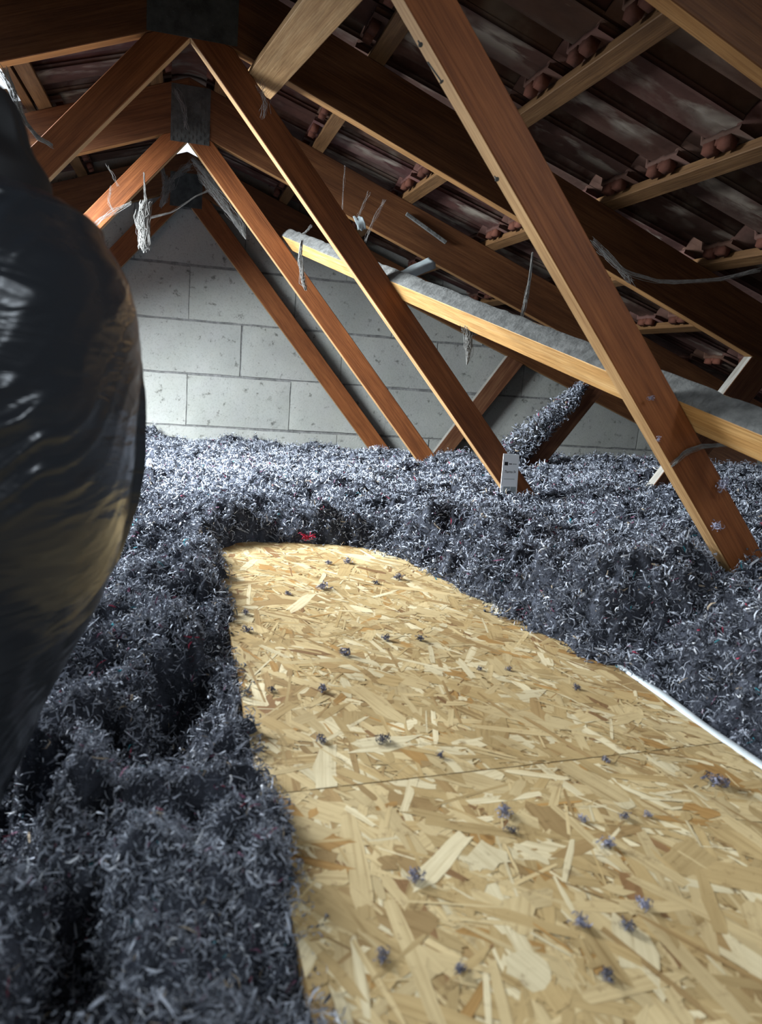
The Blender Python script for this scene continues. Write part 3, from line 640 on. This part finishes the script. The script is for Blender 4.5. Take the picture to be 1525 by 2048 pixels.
# heap clinging to the sloping strut of the third truss
def heap(name, path, rad, n, label, seed, kind='stuff'):
    r = np.random.default_rng(seed); path = [Vector(p) for p in path]; t = r.random(n)*(len(path) - 1)
    i = t.astype(int).clip(0, len(path) - 2); f = t - i; A = np.array(path)
    P = A[i]*(1 - f)[:, None] + A[i + 1]*f[:, None]; q = r.normal(0, 1, (n, 3)); q /= np.linalg.norm(q, axis=1, keepdims=True)
    lump = 0.75 + 0.45*n3(P[:, 0]*22, P[:, 2]*22, q[:, 0]*1.5, 1)
    R_ = np.interp(t, np.arange(len(path)), rad)*lump; P = P + q*(R_*r.uniform(.40, 1.05, n))[:, None]
    Vv, Ff, pp = ribbons(P, None, r.uniform(0.010, 0.026, n), r.uniform(0.002, 0.0055, n), r)
    C = np.repeat(lint_cols(n, r)*0.85, pp, 0)
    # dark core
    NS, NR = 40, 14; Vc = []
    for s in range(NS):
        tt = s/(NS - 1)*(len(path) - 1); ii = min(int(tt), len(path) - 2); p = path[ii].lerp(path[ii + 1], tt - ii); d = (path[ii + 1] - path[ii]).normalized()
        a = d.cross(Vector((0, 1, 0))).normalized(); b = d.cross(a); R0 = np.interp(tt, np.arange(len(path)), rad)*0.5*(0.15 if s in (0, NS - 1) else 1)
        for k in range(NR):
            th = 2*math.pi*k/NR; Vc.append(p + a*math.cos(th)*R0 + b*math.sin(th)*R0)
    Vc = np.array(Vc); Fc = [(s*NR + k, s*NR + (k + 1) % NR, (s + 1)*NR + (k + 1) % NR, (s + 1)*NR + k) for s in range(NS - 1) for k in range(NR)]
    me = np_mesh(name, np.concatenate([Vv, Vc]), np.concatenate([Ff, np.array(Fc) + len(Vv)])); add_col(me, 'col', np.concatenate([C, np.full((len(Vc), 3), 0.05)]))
    o = link(name, me, M_LINT); return tag(o, label, 'insulation', None, kind)
hy = TY[1] + 0.015
heap('insulation_heap', [(1.235, hy - .02, CZ - .37), (1.315, hy, CZ - .255), (1.41, hy, CZ - .165), (1.50, hy, CZ - .075), (1.57, hy, CZ + 0.0)], [0.10, 0.078, 0.068, 0.052, 0.022], 12000, 'tufts of grey insulation clinging along the sloping strut of the third truss', 5)

# ------------------------------------------------------------------ black sack
prof = [(-0.398, 0.012), (-0.395, 0.045), (-0.375, 0.070), (-0.349, 0.080), (-0.328, 0.091), (-0.288, 0.106), (-0.244, 0.126), (-0.204, 0.145), (-0.161, 0.160), (-0.118, 0.171), (-0.089, 0.176), (-0.065, 0.177), (-0.037, 0.178), (-0.006, 0.175), (0.024, 0.171), (0.053, 0.162), (0.081, 0.143), (0.096, 0.126)]
SX, SY = -0.205, 0.62
def lathe(name, prof, cx, cy, m, parent, nz=260, na=300, disp=None, front=1.15):
    pz = np.array([p[0] for p in prof]); pr_ = np.array([p[1] for p in prof])
    s = np.concatenate([[0], np.cumsum(np.hypot(np.diff(pz), np.diff(pr_)))]); ss = np.linspace(0, s[-1], nz)
    Z = np.interp(ss, s, pz); R_ = np.interp(ss, s, pr_)
    for _ in range(6):
        Z[1:-1] = (Z[:-2] + 2*Z[1:-1] + Z[2:])/4; R_[1:-1] = (R_[:-2] + 2*R_[1:-1] + R_[2:])/4
    A = np.linspace(0, 2*np.pi, na, endpoint=False); ZZ, AA = np.meshgrid(Z, A, indexing='ij'); RR = np.repeat(R_[:, None], na, 1)
    dz_ = np.zeros_like(RR)
    if disp is not None: RR, dz_ = disp(RR, ZZ, AA)
    X = cx + RR*np.cos(AA); yy = RR*np.sin(AA); Y = cy + np.where(yy > 0, yy*0.9, yy*front)
    idx = np.arange(nz*na).reshape(nz, na); nx_ = np.roll(idx, -1, 1)
    Fq = np.stack([idx[:-1], nx_[:-1], nx_[1:], idx[1:]], -1).reshape(-1, 4)
    me = np_mesh(name, np.stack([X, Y, ZZ + dz_ + CZ], -1).reshape(-1, 3), Fq, True); return link(name, me, m, parent)
def ridged(x, y, z, s): return 1 - np.abs(n3(x, y, z, s))
def bag_disp(R_, Z, A):
    u = np.cos(A)*1.7; v = np.sin(A)*1.7
    front = np.clip(-np.sin(A)*1.8 - 0.75, 0, 1)
    up = np.clip((Z + 0.16)/0.14, 0.0, 1)*np.clip(0.25 + 1.1*n3(u*2.2, v*2.2, Z*16, 1), 0, 1)
    wob = 0.030*n3(u*1.6, v*1.6, Z*7, 0) + 0.008*n3(u*5, v*5, Z*25, 2) + 0.012*np.sin(A*5 + Z*14) - 0.09*A
    wz = Z + wob
    gate = np.clip(0.45 + 0.9*n3(u*1.1, v*1.1, Z*5, 3), 0, 1)
    fold = lambda t, p: (0.5 + 0.5*np.cos(t))**p
    d = 0.0100*(fold(wz*118 + 1.3*np.sin(A*3), 4) - 0.25)*(0.04 + front*up)*gate + 0.0072*(fold(wz*270 + 2*np.sin(A*4 + Z*20), 3) - .3)*(0.05 + front*up)
    d += 0.0042*np.sin(A*2.3 + Z*9)*np.sin(Z*17 + A) + 0.0010*np.sin(A*7 - Z*31 + 2*np.sin(Z*11))*(0.4 + front)
    d += 0.006*np.exp(-((Z - 0.088)/0.006)**2)
    d *= np.clip((Z + 0.40)*14, 0, 1)
    return R_ + d, 0*d
bag = empty('plastic_sack', (SX, SY, CZ - 0.398)); tag(bag, 'bulging black plastic sack, glossy and creased, standing on the insulation at the left', 'sack')
lathe('sack_body', prof, SX, SY, M_BAG, bag, disp=bag_disp, front=1.22)
nprof = [(0.070, 0.105), (0.096, 0.112), (0.117, 0.110), (0.132, 0.100), (0.152, 0.095), (0.166, 0.088), (0.174, 0.076), (0.19, 0.05), (0.22, 0.03), (0.25, 0.026), (0.27, 0.04)]
def neck_disp(R_, Z, A):
    g_ = np.clip((Z - 0.115)/0.03, 0, 1)
    d = 0.005*n3(np.cos(A)*6, np.sin(A)*6, Z*8, 1)*g_ + 0.003*n3(np.cos(A)*12, np.sin(A)*12, Z*10, 2)*g_; return R_ + d, 0*d
nk = lathe('sack_neck', nprof, SX, SY, M_NECK, bag, 120, 220, neck_disp, 1.0); nk['label'] = 'gathered matte black neck'

# ------------------------------------------------------------------ depth marker card
def card():
    T = empty('depth_marker', at_y(1018, 1000, 1.875)); tag(T, 'white card depth marker with black print, stuck upright in the insulation', 'depth marker')
    A, B, Cc, D = at_y(997, 1030, 1.878), at_y(1031, 1030, 1.874), at_y(1039.5, 909.5, 1.874), at_y(1008, 907.5, 1.878)
    ex = (B - A); ey = (D - A); W_ = ex.length; H_ = ey.length; X = ex/W_; Yv = ey/H_; Nn = X.cross(Yv).normalized()
    P = lambda u, v, o=0.0: A + (B - A)*u + ((D - A)*(1 - u) + (Cc - B)*u)*v + Nn*o
    me = bpy.data.meshes.new('card'); V = [P(0, 0), P(1, 0), P(1, 1), P(0, 1)] + [P(a, b, -0.0022) for a, b in ((0, 0), (1, 0), (1, 1), (0, 1))]
    me.from_pydata([tuple(v) for v in V], [], [(0, 1, 2, 3), (7, 6, 5, 4), (0, 4, 5, 1), (1, 5, 6, 2), (2, 6, 7, 3), (3, 7, 4, 0)]); T = link('card', me, M_WHITE, T)
    def patch(name, u0, u1, v0, v1, m, o=0.0004):
        me = bpy.data.meshes.new(name); me.from_pydata([tuple(P(a, b, o)) for a, b in ((u0, v0), (u1, v0), (u1, v1), (u0, v1))], [], [(0, 1, 2, 3)]); return link(name, me, m, T)
    patch('logo', 0.11, 0.33, 0.815, 0.872, M_INK)
    patch('printed_picture', 0.16, 0.93, 0.06, 0.47, M_PICINK, 0.0003)
    def txt(name, body, u, v, size, m, rot=0.0, shear=0.0, sx=1.0):
        cu_ = bpy.data.curves.new(name, 'FONT'); cu_.body = body; cu_.size = 1.0; cu_.shear = shear; cu_.resolution_u = 3; cu_.offset = 0.012
        o = bpy.data.objects.new(name, cu_); COL.objects.link(o)
        me = bpy.data.meshes.new_from_object(o.evaluated_get(bpy.context.evaluated_depsgraph_get())); bpy.data.objects.remove(o)
        me.materials.clear(); o = link(name, me, m, T); p = P(u, v, 0.0006); c, s = math.cos(rot), math.sin(rot)
        a = (X*c + Yv*s)*size*sx; b = (-X*s + Yv*c)*size
        place(o, Matrix(((a.x, b.x, Nn.x, p.x), (a.y, b.y, Nn.y, p.y), (a.z, b.z, Nn.z, p.z), (0, 0, 0, 1)))); return o
    for u0, u1, mm_ in ((0.40, 0.455, M_INK), (0.465, 0.52, M_INK), (0.53, 0.575, M_INK), (0.63, 0.71, M_GREYINK), (0.725, 0.79, M_GREYINK), (0.805, 0.86, M_GREYINK)): patch('small_print', u0, u1, 0.833, 0.851, mm_)
    txt('product_text', 'Therma 046', 0.13, 0.692, 0.0105, M_INK, 0, 0.2, 0.72)
    patch('printed_line', 0.13, 0.80, 0.590, 0.600, M_GREYINK)
    me = bpy.data.meshes.new('emblem'); bm = bmesh.new(); pts = [P(0.56 + 0.05*math.cos(2*math.pi*k/14), 0.365 + 0.016*math.sin(2*math.pi*k/14), .0006) for k in range(14)]
    bm.faces.new([bm.verts.new(p) for p in pts]); bm.faces.new([bm.verts.new(P(a, b, .0009)) for a, b in ((0.535, 0.37), (0.575, 0.37), (0.60, 0.47), (0.565, 0.47))]); bm.to_mesh(me); bm.free(); link('emblem', me, M_WHITE, T)
    for v0, v1 in ((0.10, 0.17), (0.18, 0.24), (0.27, 0.315), (0.325, 0.37)): patch('edge_print', 0.055, 0.115, v0, v1, M_INK)
card()

# ------------------------------------------------------------------ lint tufts lying on the boards and stuck to timbers
def tuft_mesh(name, size, n, seed, tint=1.0):
    r = np.random.default_rng(seed); q = r.normal(0, 1, (n, 3)); q /= np.linalg.norm(q, axis=1, keepdims=True)
    P = q*(size*r.uniform(.1, .5, n))[:, None]*np.array((1.25, .9, .6)); P[:, 2] += size*0.28
    V, Fq, pp = ribbons(P, None, size*r.uniform(.35, .9, n), size*r.uniform(.05, .14, n), r, 2.0, .7)
    V[:, 2] = np.maximum(V[:, 2], 0.0006)
    base = r.beta(2, 2, n)[:, None]; C = np.array((0.10, 0.10, 0.14)) + base*np.array((0.36, 0.36, 0.44)); C *= tint
    me = np_mesh(name, V, Fq); add_col(me, 'col', np.repeat(C, pp, 0)); me.materials.append(M_LINT); return me
def tuft(px, py, size, seed, label, tint=1.0, n=46, group='lint tufts fallen on the strand boards'):
    p = at_z(px, py, ZB + 0.0012); o = link('lint_tuft', tuft_mesh('lint_tuft', size, n, seed, tint), None); o.location = p
    o.rotation_euler = (0, 0, seed*1.7); return tag(o, label, 'lint tuft', group)
BIG = [(797, 1158, 0.016, 'round grey lint tuft on the far board near its right insulation bank', .8), (752, 1168, 0.012, 'dark thin lint scrap just left of the round tuft on the far board', .5),
    (694, 1126, 0.017, 'pale lint tuft with trailing wisps near the far end of the board', 1.2), (657, 1128, 0.012, 'small grey tuft left of the pale wispy one near the far end', .9),
    (645, 1178, 0.019, 'blue-white lint tuft in the middle of the far board end', 1.4), (575, 1189, 0.010, 'pale speck of lint left of the blue-white tuft', 1.3),
    (492, 1228, 0.011, 'pale lint tuft by the left edge of the far board', 1.1), (495, 1262, 0.013, 'grey lint curl near the left insulation edge of the far board', .9),
    (691, 1310, 0.015, 'flat pale-grey lint scrap at the middle of the far board', 1.0), (772, 1280, 0.013, 'purplish grey lint tuft left of the dark cube-like one', .7),
    (841, 1281, 0.013, 'dark purplish lint tuft right of centre on the far board', .55), (544, 1382, 0.009, 'small dark purple lint speck near the left of the far board', .5),
    (645, 1382, 0.013, 'pale and grey lint pair left of centre on the far board', 1.0), (767, 1483, 0.013, 'dark star-shaped lint tuft just beyond the board seam', .45),
    (642, 1483, 0.011, 'soft grey lint tuft left of the star-shaped one before the seam', .8), (1155, 1378, 0.010, 'dark blue-grey lint speck on the right of the far board', .55),
    (1432, 1568, 0.019, 'large fluffy grey lint tuft on the near board by its right edge', .75), (1010, 1628, 0.014, 'pale lint with a dark curled thread on the near board', 1.2),
    (1024, 1664, 0.008, 'dark curled thread of lint below the pale tuft', .35), (831, 1758, 0.012, 'fluffy pale-grey lint tuft on the near board left of centre', .95),
    (1215, 1692, 0.012, 'pale wispy lint on the near board right of centre', 1.1), (1290, 1814, 0.011, 'white and grey lint tuft on the pale strand at the lower right', 1.2),
    (1163, 1850, 0.011, 'pale blue lint wisp beside the bright strand near the bottom', 1.0), (1255, 1857, 0.010, 'brownish lint tuft right of the pale blue wisp', .6),
    (922, 1943, 0.008, 'small dark grey lint ball near the bottom of the near board', .6), (1212, 1522, 0.008, 'grey lint speck lying on the board seam', .8),
    (1250, 1636, 0.008, 'small purple-grey speck with white neighbour on the near board', .7), (1296, 1632, 0.007, 'white speck of lint right of the purple-grey one', 1.5),
    (766, 1916, 0.010, 'grey lint curl low on the near board by the left bank', .7), (1165, 1640, 0.008, 'tiny pale lint speck left of the purple-grey one on the near board', 1.2),
    (880, 1514, 0.008, 'dark small scrap of lint touching the seam from the far side', .6), (1018, 1340, 0.008, 'small grey lint speck in the middle right of the far board', .8),
    (1215, 1955, 0.009, 'dark lint scrap near the bottom edge between pale strands', .5), (960, 1340, 0.007, 'tiny dark lint fleck on the far board, mid right', .6)]
for i, (px, py, s, lb, tn) in enumerate(BIG): tuft(px, py, s, 100 + i, lb, tn)
STUCK = [(1440, 968, 0.97, 0.020, 'white tuft of lint caught on the right edge of the nearest web', 2.0), (1431, 1050, 0.965, 0.015, 'white lint wisp stuck low on the face of the nearest web', 1.8),
    (1300, 796, 0.967, 0.009, 'white curl of lint on the nearest web where it crosses the long brace', 1.5), (1316, 877, 0.967, 0.007, 'tiny white lint ball on the nearest web below the long brace', 1.8), (1290, 1110, 0.965, 0.0, '', 1)]
for i, (px, py, Y, s, lb, tn) in enumerate(STUCK):
    if not s: continue
    o = link('lint_tuft', tuft_mesh('lint_tuft', s, 40, 300 + i, tn), None); o.location = at_y(px, py, Y); o.rotation_euler = (math.pi/2, 0.5*i, 0); tag(o, lb, 'lint tuft', 'lint stuck to the nearest web')
# bent nails in the pale edge of the nearest web
for i, (a, b, lb) in enumerate((((837, 82), (842, 90), 'short dark nail head in the pale edge of the nearest web, the upper one'), ((856, 124), (884, 164), 'long bent dark nail lying along the pale edge of the nearest web'), ((990, 353), (995, 359), 'small dark nail in the pale edge of the nearest web, the lower one'))):
    p, q = at_y(*a, 0.985), at_y(*b, 0.977); d = (q - p).normalized(); bm = bmesh.new()
    bmesh.ops.create_cone(bm, cap_ends=True, segments=10, radius1=0.0011, radius2=0.0011, depth=(q - p).length, matrix=Matrix.Translation((p + q)/2) @ d.to_track_quat('Z', 'Y').to_matrix().to_4x4())
    bmesh.ops.create_cone(bm, cap_ends=True, segments=12, radius1=0.0032, radius2=0.0026, depth=0.0014, matrix=Matrix.Translation(q) @ d.to_track_quat('Z', 'Y').to_matrix().to_4x4())
    me = bpy.data.meshes.new('nail'); bm.to_mesh(me); bm.free(); tag(link('nail', me, M_PLATE), lb, 'nail', 'nails in the nearest web')
# scarlet scrap on the insulation edge
o = link('red_scrap', tuft_mesh('red_scrap', 0.026, 30, 400), None); o.location = at_z(612, 1079, ZB + 0.012); tag(o, 'bright red scrap of cloth in the insulation bank at the far board end', 'cloth scrap')
n_ = len(o.data.color_attributes['col'].data); o.data.color_attributes['col'].data.foreach_set('color', np.tile(np.array((0.55, 0.04, 0.09, 1), np.float32), n_))

# ------------------------------------------------------------------ cobwebs
def cobweb(paths, label, m=M_WEB, group='cobwebs hanging from the timbers', seed=0):
    """paths: list of (points, strands, spread, thickness)"""
    r = np.random.default_rng(seed); V, Fq = [], []
    for pts, ns, spread, th in paths:
        ns = int(ns*2.2); th *= 0.42
        A = np.array([tuple(p) for p in pts]); m_ = 14
        tt = np.linspace(0, len(A) - 1, m_); B = np.stack([np.interp(tt, np.arange(len(A)), A[:, c]) for c in range(3)], 1)
        spr = np.interp(tt, np.arange(len(A)), spread if hasattr(spread, '__len__') else [spread]*len(A))
        for s in range(ns):
            o0, o1 = r.normal(0, 1, 3), r.normal(0, 1, 3); f = np.linspace(0, 1, m_)[:, None]
            off = (o0*(1 - f) + o1*f)*0.55 + 0.95*n3(f*5 + s*3.1, np.array([[0., 7, 13]]) + s, seed, s % 4)
            Q = B + off*spr[:, None]; R_ = th*r.uniform(.5, 1.3)*(0.6 + 0.5*np.abs(n3(np.linspace(0, 4, m_) + s, seed, 0, 2)))
            b = len(V)
            for i in range(m_):
                d = Q[min(i + 1, m_ - 1)] - Q[max(i - 1, 0)]; d /= np.linalg.norm(d) + 1e-9; a = np.cross(d, (0.2, 1, 0.1)); a /= np.linalg.norm(a) + 1e-9; c = np.cross(d, a)
                for k in range(4): th_ = math.pi/2*k; V.append(Q[i] + (a*math.cos(th_) + c*math.sin(th_))*R_[i])
            for i in range(m_ - 1):
                for k in range(4): Fq.append((b + 4*i + k, b + 4*i + (k + 1) % 4, b + 4*i + 4 + (k + 1) % 4, b + 4*i + 4 + k))
    o = link('cobweb', np_mesh('cobweb', V, Fq, True), m); return tag(o, label, 'cobweb', group)
def pp(Y, *pts): return [at_y(x, y, Y) for x, y in pts]
cobweb([(pp(2.70, (288, 345), (290, 385), (292, 410)), 6, [.002, .003, .006], .0012), (pp(2.70, (290, 405), (282, 450), (288, 495)), 34, [.008, .014, .010], .0028), (pp(2.70, (300, 405), (296, 450), (298, 490)), 14, [.004, .006, .004], .0024), (pp(2.70, (272, 420), (268, 435), (278, 458)), 4, .002, .0014)],
    'thick dusty cobweb bag hanging below the left web of the third truss', seed=1)
cobweb([(pp(3.2, (318, 310), (330, 355), (335, 380)), 10, [.004, .008, .012], .0022), (pp(3.2, (338, 360), (330, 395), (322, 412)), 22, [.012, .010, .004], .0028), (pp(3.2, (380, 330), (352, 350), (335, 378)), 14, .010, .0016)],
    'ragged cobweb tatter hanging left of the bright ridge gap', seed=2)
cobweb([(pp(2.9, (385, 318), (410, 345), (440, 375)), 26, [.006, .016, .014], .0012), (pp(2.85, (405, 350), (440, 400), (480, 450), (492, 478)), 26, [.014, .016, .010, .001], .0014), (pp(2.9, (420, 380), (390, 393), (345, 425), (290, 438)), 6, .003, .0010)],
    'pale cobweb sheet trailing down the right web from the bright ridge gap', seed=3)
cobweb([(pp(1.5, (8, 140), (30, 190), (48, 240), (75, 275), (103, 291)), 14, [.006, .005, .003, .003, .002], .0011)], 'pale twisted cobweb rope above the black sack at the upper left', seed=4)
cobweb([(pp(2.66, (175, 470), (200, 440), (225, 425), (262, 405)), 7, [.006, .006, .008, .004], .0011), (pp(2.66, (222, 375), (216, 400), (228, 425)), 4, .004, .0008), (pp(2.66, (214, 330), (226, 352), (236, 372)), 2, .003, .0007)], 'fine cobweb threads over the orange left web beside the sack', seed=5)
cobweb([(pp(2.25, (604, 480), (600, 520), (606, 560), (612, 580)), 16, [.003, .006, .007, .002], .0015), (pp(2.3, (606, 470), (622, 452)), 5, .003, .001)], 'dusty cobweb strand hanging off the far end of the long brace', seed=6)
pb = pp(1.62, (955, 612), (944, 632), (938, 655), (940, 690), (935, 728))
cobweb([(pb, 22, [.002, .006, .010, .010, .001], .0016), (pp(1.62, (925, 655), (938, 668), (955, 662)), 10, .005, .0013)], 'shaggy cobweb hanging over the middle of the long brace', seed=7)
cobweb([(pp(1.55, (1066, 505), (1060, 560), (1052, 600), (1044, 638)), 10, [.001, .002, .004, .002], .0011)], 'straight dusty cobweb string rising from the long brace to the roof', seed=8)
cobweb([(pp(1.4, (1185, 480), (1250, 545), (1330, 566), (1440, 560), (1520, 540)), 8, .004, .0009), (pp(1.5, (1200, 500), (1230, 525), (1262, 565)), 10, .006, .0010)], 'thin sagging cobweb between the nearest web and the right roof slope', M_WEBTHIN, seed=9)
cobweb([(pp(2.2, (738, 385), (724, 420), (714, 440)), 3, .004, .0006), (pp(2.2, (770, 400), (748, 440), (732, 482)), 4, .004, .0006), (pp(2.2, (690, 330), (688, 370), (686, 420)), 2, .002, .0005)], 'fine vertical cobweb threads in front of the second bay rafter', M_WEBTHIN, seed=10)
cobweb([(pp(1.9, (612, 20), (622, 50), (634, 74)), 16, .008, .0014), (pp(1.9, (605, 60), (612, 68), (622, 72)), 8, .006, .001)], 'small dark cobweb clump beside the ridge brace at the top', M_WEBTHIN, seed=11)
cobweb([(pp(0.97, (1466, 888), (1400, 893), (1370, 905), (1345, 930)), 10, .0028, .0009)], 'curved pale cobweb thread across the lower face of the nearest web', seed=12)
cobweb([(pp(2.745, (350, 180), (368, 215), (372, 250)), 10, .008, .0007)], 'thin cobweb veil over the nail plate of the third truss', M_WEBTHIN, seed=13)
cobweb([(pp(1.91, (520, 165), (530, 195), (528, 232)), 8, .008, .0006)], 'thin cobweb wisp on the second truss web just below the ridge board end', M_WEBTHIN, seed=14)

# ------------------------------------------------------------------ torn pale underlay pieces and lath under the tiles
def flap(pts, Y, curl, label, seed):
    A = [at_y(x, y, Y) for x, y in pts]; n1, n2 = 14, 10; V = []
    for i in range(n1):
        for j in range(n2):
            u, v = i/(n1 - 1), j/(n2 - 1); p = (A[0]*(1 - u) + A[1]*u)*(1 - v) + (A[3]*(1 - u) + A[2]*u)*v
            V.append(p + Vector((0, -1, 0.2))*curl*math.sin(math.pi*v)*(0.6 + 0.4*u) + Vector((0, 0, 1))*0.004*float(n3(u*4, v*4, seed, 1)))
    Fq = [(i*n2 + j, i*n2 + j + 1, (i + 1)*n2 + j + 1, (i + 1)*n2 + j) for i in range(n1 - 1) for j in range(n2 - 1)]
    me = np_mesh('membrane_flap', V, Fq, True); o = link('membrane_flap', me, M_FLAP); s = o.modifiers.new('thickness', 'SOLIDIFY'); s.thickness = 0.0015
    return tag(o, label, 'membrane', 'torn pale membrane under the right slope')
flap([(706, 434), (722, 432), (733, 458), (716, 462)], 2.6, 0.012, 'small curled pale membrane flap beside the second web', 1)
flap([(790, 545), (858, 516), (872, 535), (800, 565)], 2.45, 0.020, 'larger torn pale blue membrane flap above the long brace', 2)
lt = bar('grey_lath', at_y(812, 430, 2.74) , at_y(892, 488, 2.74), (0.25, 0, 1), 0.013, (0, 1, 0), 0.010, M_DUST)
tag(lt, 'pale grey lath along the top of the third rafter below the tiles', 'lath')
